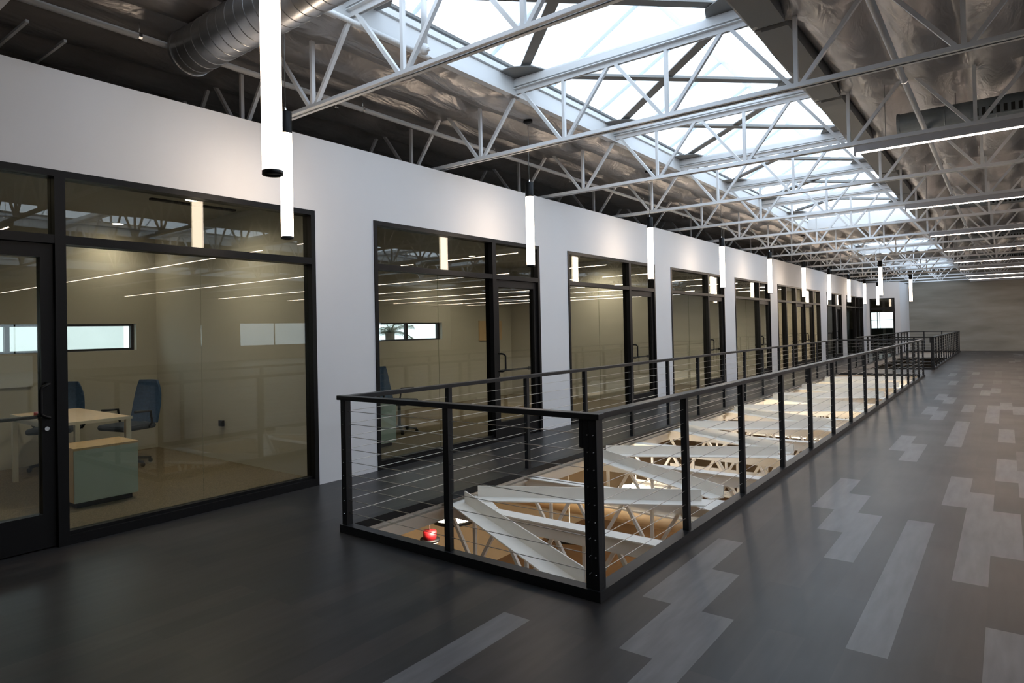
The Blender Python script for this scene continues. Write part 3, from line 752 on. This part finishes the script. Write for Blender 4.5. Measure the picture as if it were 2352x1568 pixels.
# stairs in the far opening
s = thing('staircase', 'black steel stair descending into the far opening', 'staircase', (-3.5, 26.1, 0))
for sx in (-.5, .5):
    bm = B(); bar(bm, (sx, 0, -.15), (sx, 5.2, -3.75), .05, .26); obj('stringer', bm, M['rail'], s)
    bm = B(); tube(bm, [(sx, 0, 1.0), (sx, 5.2, -2.7)], .022, 8); obj('stair_handrail', bm, M['rail'], s)
for k in range(18):
    bm = B(); box(bm, -.48, .48, .28 * k, .28 * k + .29, -.2 * k - .22, -.2 * k - .18); obj('tread', bm, M['rail'], s)

# ------------------------------------------------------------------ office contents
def pedestal(lb, x0, x1, y0, y1, h, wood=True):
    c = thing('mobile_cabinet', lb, 'cabinet', ((x0 + x1) / 2, (y0 + y1) / 2, 0)); L = c.location.copy()
    def P(bm): bmesh.ops.translate(bm, verts=bm.verts, vec=-L); return bm
    bm = B(); box(bm, x0, x1 - .02, y0, y1, .06, h - .02); obj('body', P(bm), M['wood'], c)
    bm = B(); box(bm, x1 - .02, x1, y0 + .003, y1 - .003, .06, h - .02); obj('front_panel', P(bm), M['cabinet'], c)
    bm = B(); box(bm, x0, x1 + .002, y0 - .002, y1 + .002, h - .02, h); obj('top_panel', P(bm), M['wood'], c)
    bm = B(); box(bm, x0 + .05, x1 - .05, y0 + .04, y1 - .04, .0, .06); obj('plinth', P(bm), M['black'], c)
    return c
pedestal('low pale cabinet with oak top behind the nearest office window', -6.97, -6.54, 2.33, 2.90, .555)
pedestal('pale cabinet at the left edge of the second office window', -6.95, -6.5, 5.85, 6.35, .62)
def desk():
    d = thing('desk', 'light wood desk with white legs behind the left door', 'desk', (-7.72, 2.72, 0))
    bm = B(); box(bm, -.72, .68, -.34, .34, .715, .74); obj('desktop', bm, M['wood'], d)
    bm = B(); box(bm, -.72, .68, -.345, -.34, .712, .742); box(bm, .68, .685, -.345, .345, .712, .742); obj('edge_band', bm, M['deskwhite'], d)
    for x in (-.69, .65):
        for y in (-.31, .31):
            bm = B(); box(bm, x - .025, x + .025, y - .025, y + .025, 0, .712); obj('leg', bm, M['deskwhite'], d)
    bm = B(); box(bm, -.66, .62, -.32, -.30, .66, .71); obj('rail', bm, M['deskwhite'], d)
    return d
desk()
def chair(lb, loc, rz, m):
    c = thing('office_chair', lb, 'chair', loc); c.rotation_euler.z = rz
    bm = B(); box(bm, -.24, .24, -.23, .23, .44, .51); obj('seat', bm, M['darkblue'], c, bevel=.03)
    bm = B(); n = 8; W = .235
    prev = None
    for k in range(n + 1):
        t = k / n; z = .50 + .52 * t; w = W * (1 - .35 * t ** 4); y = .22 + .08 * math.sin(t * PI / 2)
        row = [bm.verts.new((w * u, y + .05 * (1 - abs(u)) , z)) for u in (-1, -.5, 0, .5, 1)] + [bm.verts.new((w * u, y + .05 * (1 - abs(u)) + .03, z)) for u in (1, .5, 0, -.5, -1)]
        if prev:
            for a in range(10): bm.faces.new((prev[a], prev[(a + 1) % 10], row[(a + 1) % 10], row[a]))
        else: bm.faces.new(row)
        prev = row
    bm.faces.new(prev); obj('backrest', bm, m, c)
    bm = B(); tube(bm, [(0, 0, .1), (0, 0, .44)], .025, 10); obj('column', bm, M['rail'], c)
    for k in range(5):
        a = 2 * PI * k / 5; bm = B(); bar(bm, (0, 0, .1), (.27 * math.cos(a), .27 * math.sin(a), .06), .035, .03); bmesh.ops.create_uvsphere(bm, u_segments=10, v_segments=6, radius=.028, matrix=Matrix.Translation((.27 * math.cos(a), .27 * math.sin(a), .028))); obj('base_leg', bm, M['rail'], c)
    for sx in (-1, 1):
        bm = B(); tube(bm, [(sx * .25, .12, .46), (sx * .29, .12, .52), (sx * .29, .10, .66), (sx * .29, -.12, .67)], .015, 8); obj('armrest', bm, M['rail'], c)
    return c
chair('blue office chair with tall back beyond the right corner of the desk', (-8.3, 3.55, 0), .25, M['blue'])
chair('dark blue office chair against the back wall behind the desk', (-8.85, 2.95, 0), .9, M['blue'])
chair('blue office chair at the left edge of the second office window', (-7.3, 7.2, 0), 1.9, M['blue'])
bm = B(); box(bm, -7.86, -7.70, 2.42, 2.56, .742, .80); tag(obj('desk_box', bm, M['red'], bevel=.01), 'small red box on the desk', 'box')
bm = B(); box(bm, XB, XB + .04, .2, 2.85, .98, 1.36); tag(obj('wall_board', bm, M['whiteboard']), 'pale grey board on the office back wall below the window', 'board')
bm = B(); box(bm, XB, XB + .03, 11.75, 12.6, 1.33, 1.78); tag(obj('wall_panel', bm, M['wood']), 'brown rectangular panel on the back wall of the double office', 'wall panel')
bm = B(); box(bm, -7.62, -7.54, 4.36, 4.395, .43, .50); tag(obj('outlet_plate', bm, M['black']), 'small dark outlet on the office partition', 'outlet')
for x, y, pw, lb in ((-8.95, 3.75, 24, 'round ceiling downlight in the nearest office, left'), (-6.85, 3.65, 66, 'round ceiling downlight in the nearest office, right'), (-6.73, 7.95, 42, 'round ceiling downlight in the second office'), (-6.75, 12.4, 110, 'round ceiling downlight in the third office'), (-6.75, 14.6, 340, 'round ceiling downlight in the fourth office'), (-6.75, 19., 400, 'round ceiling downlight in the fifth office'), (-8.2, 10.2, 80, 'ceiling downlight deep in the double office'), (-7.3, 1.2, 40, 'ceiling downlight inside the left door')):
    d = thing('downlight', lb, 'downlight', (x, y, 3.05), 'round office downlights')
    bm = B(); lathe(bm, [(0, -.004), (.065, -.004), (.065, .0), (0, .0)], n=20); obj('lens', bm, M['down'], d)
    bm = B(); lathe(bm, [(.065, -.008), (.085, -.006), (.085, 0), (.065, 0), (.065, -.008)], n=20); obj('trim_ring', bm, M['wall'], d)
    ld = bpy.data.lights.new('downlight_lamp', 'SPOT'); ld.energy = pw; ld.color = (1, .87, .70); ld.spot_size = 2.7; ld.spot_blend = .9; ld.shadow_soft_size = .06
    lo = bpy.data.objects.new('downlight_lamp', ld); C.objects.link(lo); lo.parent = d; lo.location = (0, 0, -.02)
for k, y in enumerate((23.2, 25.0, 26.8)):
    d = thing('panel_light', '%s bright square ceiling panel behind the warm lit storefront' % ('left', 'middle', 'right')[k], 'ceiling light', (-6.6, y, 3.0495), 'ceiling panels behind the warm storefront')
    bm = B(); box(bm, -.45, .45, -.45, .45, -.012, 0); obj('lens', bm, M['panel_e'] if 'panel_e' in M else M.setdefault('panel_e', emitmat('ceiling panel lens', (1, .80, .58), 26)), d)
    bm = B(); rect = ((-.48, -.45, -.48, .48), (.45, .48, -.48, .48), (-.45, .45, -.48, -.45), (-.45, .45, .45, .48))
    for a, b, c, e in rect: box(bm, a, b, c, e, -.016, 0)
    obj('panel_rim', bm, M['wall'], d)
bm = B(); box(bm, -7.1, -7.04, 3.3, 4.3, 3.03, 3.05); tag(obj('slot_diffuser', bm, M['hole']), 'long black slot diffuser in the nearest office ceiling', 'air diffuser')
# ------------------------------------------------------------------ outside
pt = thing('palm_tree', 'palm tree seen through the slot window of the second office', 'palm tree', (-13.2, 12.6, -3.8))
bm = B(); tube(bm, [(0, 0, 0), (.08, .05, 2.5), (.02, .1, 5.35)], .13, 10); obj('trunk', bm, M['bark'], pt)
for k in range(15):
    a = 2 * PI * k / 15 + random.uniform(-.15, .15); el = random.uniform(.1, 1.25); bm = B(); ln = random.uniform(.75, 1.0); pts = []
    for q in range(8):
        t = q / 7; rr = ln * t * math.cos(el * (1 - .3 * t)); zz = 5.35 + ln * t * math.sin(el) - .45 * t * t * ln
        pts.append(Vector((.02 + rr * math.cos(a), .1 + rr * math.sin(a), zz)))
    sd = Vector((-math.sin(a), math.cos(a), 0))
    for q in range(7):
        for s in (-1, 1):
            for h in range(3):
                p = pts[q].lerp(pts[q + 1], h / 3); l2 = .22 * math.sin(PI * min(1, (q + .6 + h / 3) / 7.6)) + .05
                e = p + sd * s * l2 + Vector((0, 0, -.10)) + (pts[q + 1] - pts[q]) * .7
                w2 = (pts[q + 1] - pts[q]) * .16
                bm.faces.new([bm.verts.new(v) for v in (p, p + w2, e)])
        bar(bm, pts[q], pts[q + 1], .015, .015)
    obj('frond', bm, M['foliage'], pt, recalc=False)
bm = B(); quad(bm, [(-60, -40, -3.8), (-9.5, -40, -3.8), (-9.5, 90, -3.8), (-60, 90, -3.8)]); quad(bm, [(-9.5, 43.2, -3.8), (40, 43.2, -3.8), (40, 90, -3.8), (-9.5, 90, -3.8)]); quad(bm, [(26.2, -40, -3.8), (70, -40, -3.8), (70, 43.2, -3.8), (26.2, 43.2, -3.8)])
o = struct('ground', bm, M['outside'], 'pale paved ground outside', 'ground')
bm = B(); box(bm, -26, -20, -14, 8.5, -3.8, 2.6); tag(obj('neighbour_building', bm, M['outside']), 'pale neighbouring building seen through the nearest slot windows', 'building')

# ------------------------------------------------------------------ world, camera
wd = bpy.data.worlds.new('sky'); bpy.context.scene.world = wd; wd.use_nodes = True; nt = wd.node_tree
bg = nt.nodes['Background']
tc = nt.nodes.new('ShaderNodeTexCoord'); n = nt.nodes.new('ShaderNodeTexNoise'); n.inputs['Scale'].default_value = 1.5; n.inputs['Detail'].default_value = 3
r = nt.nodes.new('ShaderNodeValToRGB'); r.color_ramp.elements[0].color = (.66, .80, 1., 1); r.color_ramp.elements[1].color = (.84, .93, 1., 1)
r.color_ramp.elements[0].position = .3; r.color_ramp.elements[1].position = .7
nt.links.new(tc.outputs['Generated'], n.inputs['Vector']); nt.links.new(n.outputs['Fac'], r.inputs['Fac']); nt.links.new(r.outputs['Color'], bg.inputs['Color'])
bg.inputs['Strength'].default_value = SKYL = 2.7

f, cx, cy = 1508.0, 1072.0, 744.0
yaw, pitch, roll = [math.radians(a) for a in (39.383, .6176, -1.162)]
w = Vector((-math.sin(yaw) * math.cos(pitch), math.cos(yaw) * math.cos(pitch), math.sin(pitch)))
r0 = Vector((math.cos(yaw), math.sin(yaw), 0)); u0 = r0.cross(w)
rt = r0 * math.cos(roll) + u0 * math.sin(roll); up = -r0 * math.sin(roll) + u0 * math.cos(roll)
cam = bpy.data.cameras.new('camera'); co = bpy.data.objects.new('camera', cam); C.objects.link(co)
co.matrix_world = Matrix(((rt.x, up.x, -w.x, 0), (rt.y, up.y, -w.y, 0), (rt.z, up.z, -w.z, 1.55), (0, 0, 0, 1)))
cam.sensor_width = 36; cam.lens = f / 2352 * 36; cam.shift_x = (1176 - cx) / 2352; cam.shift_y = -(784 - cy) / 2352
cam.clip_start = .05; cam.clip_end = 300
sc = bpy.context.scene; sc.camera = co
sc.view_settings.view_transform = 'Standard'; sc.view_settings.look = 'None'; sc.view_settings.gamma = 1; sc.view_settings.exposure = .6
sc.cycles.max_bounces = 10; sc.cycles.transparent_max_bounces = 24; sc.cycles.diffuse_bounces = 5; sc.cycles.glossy_bounces = 5
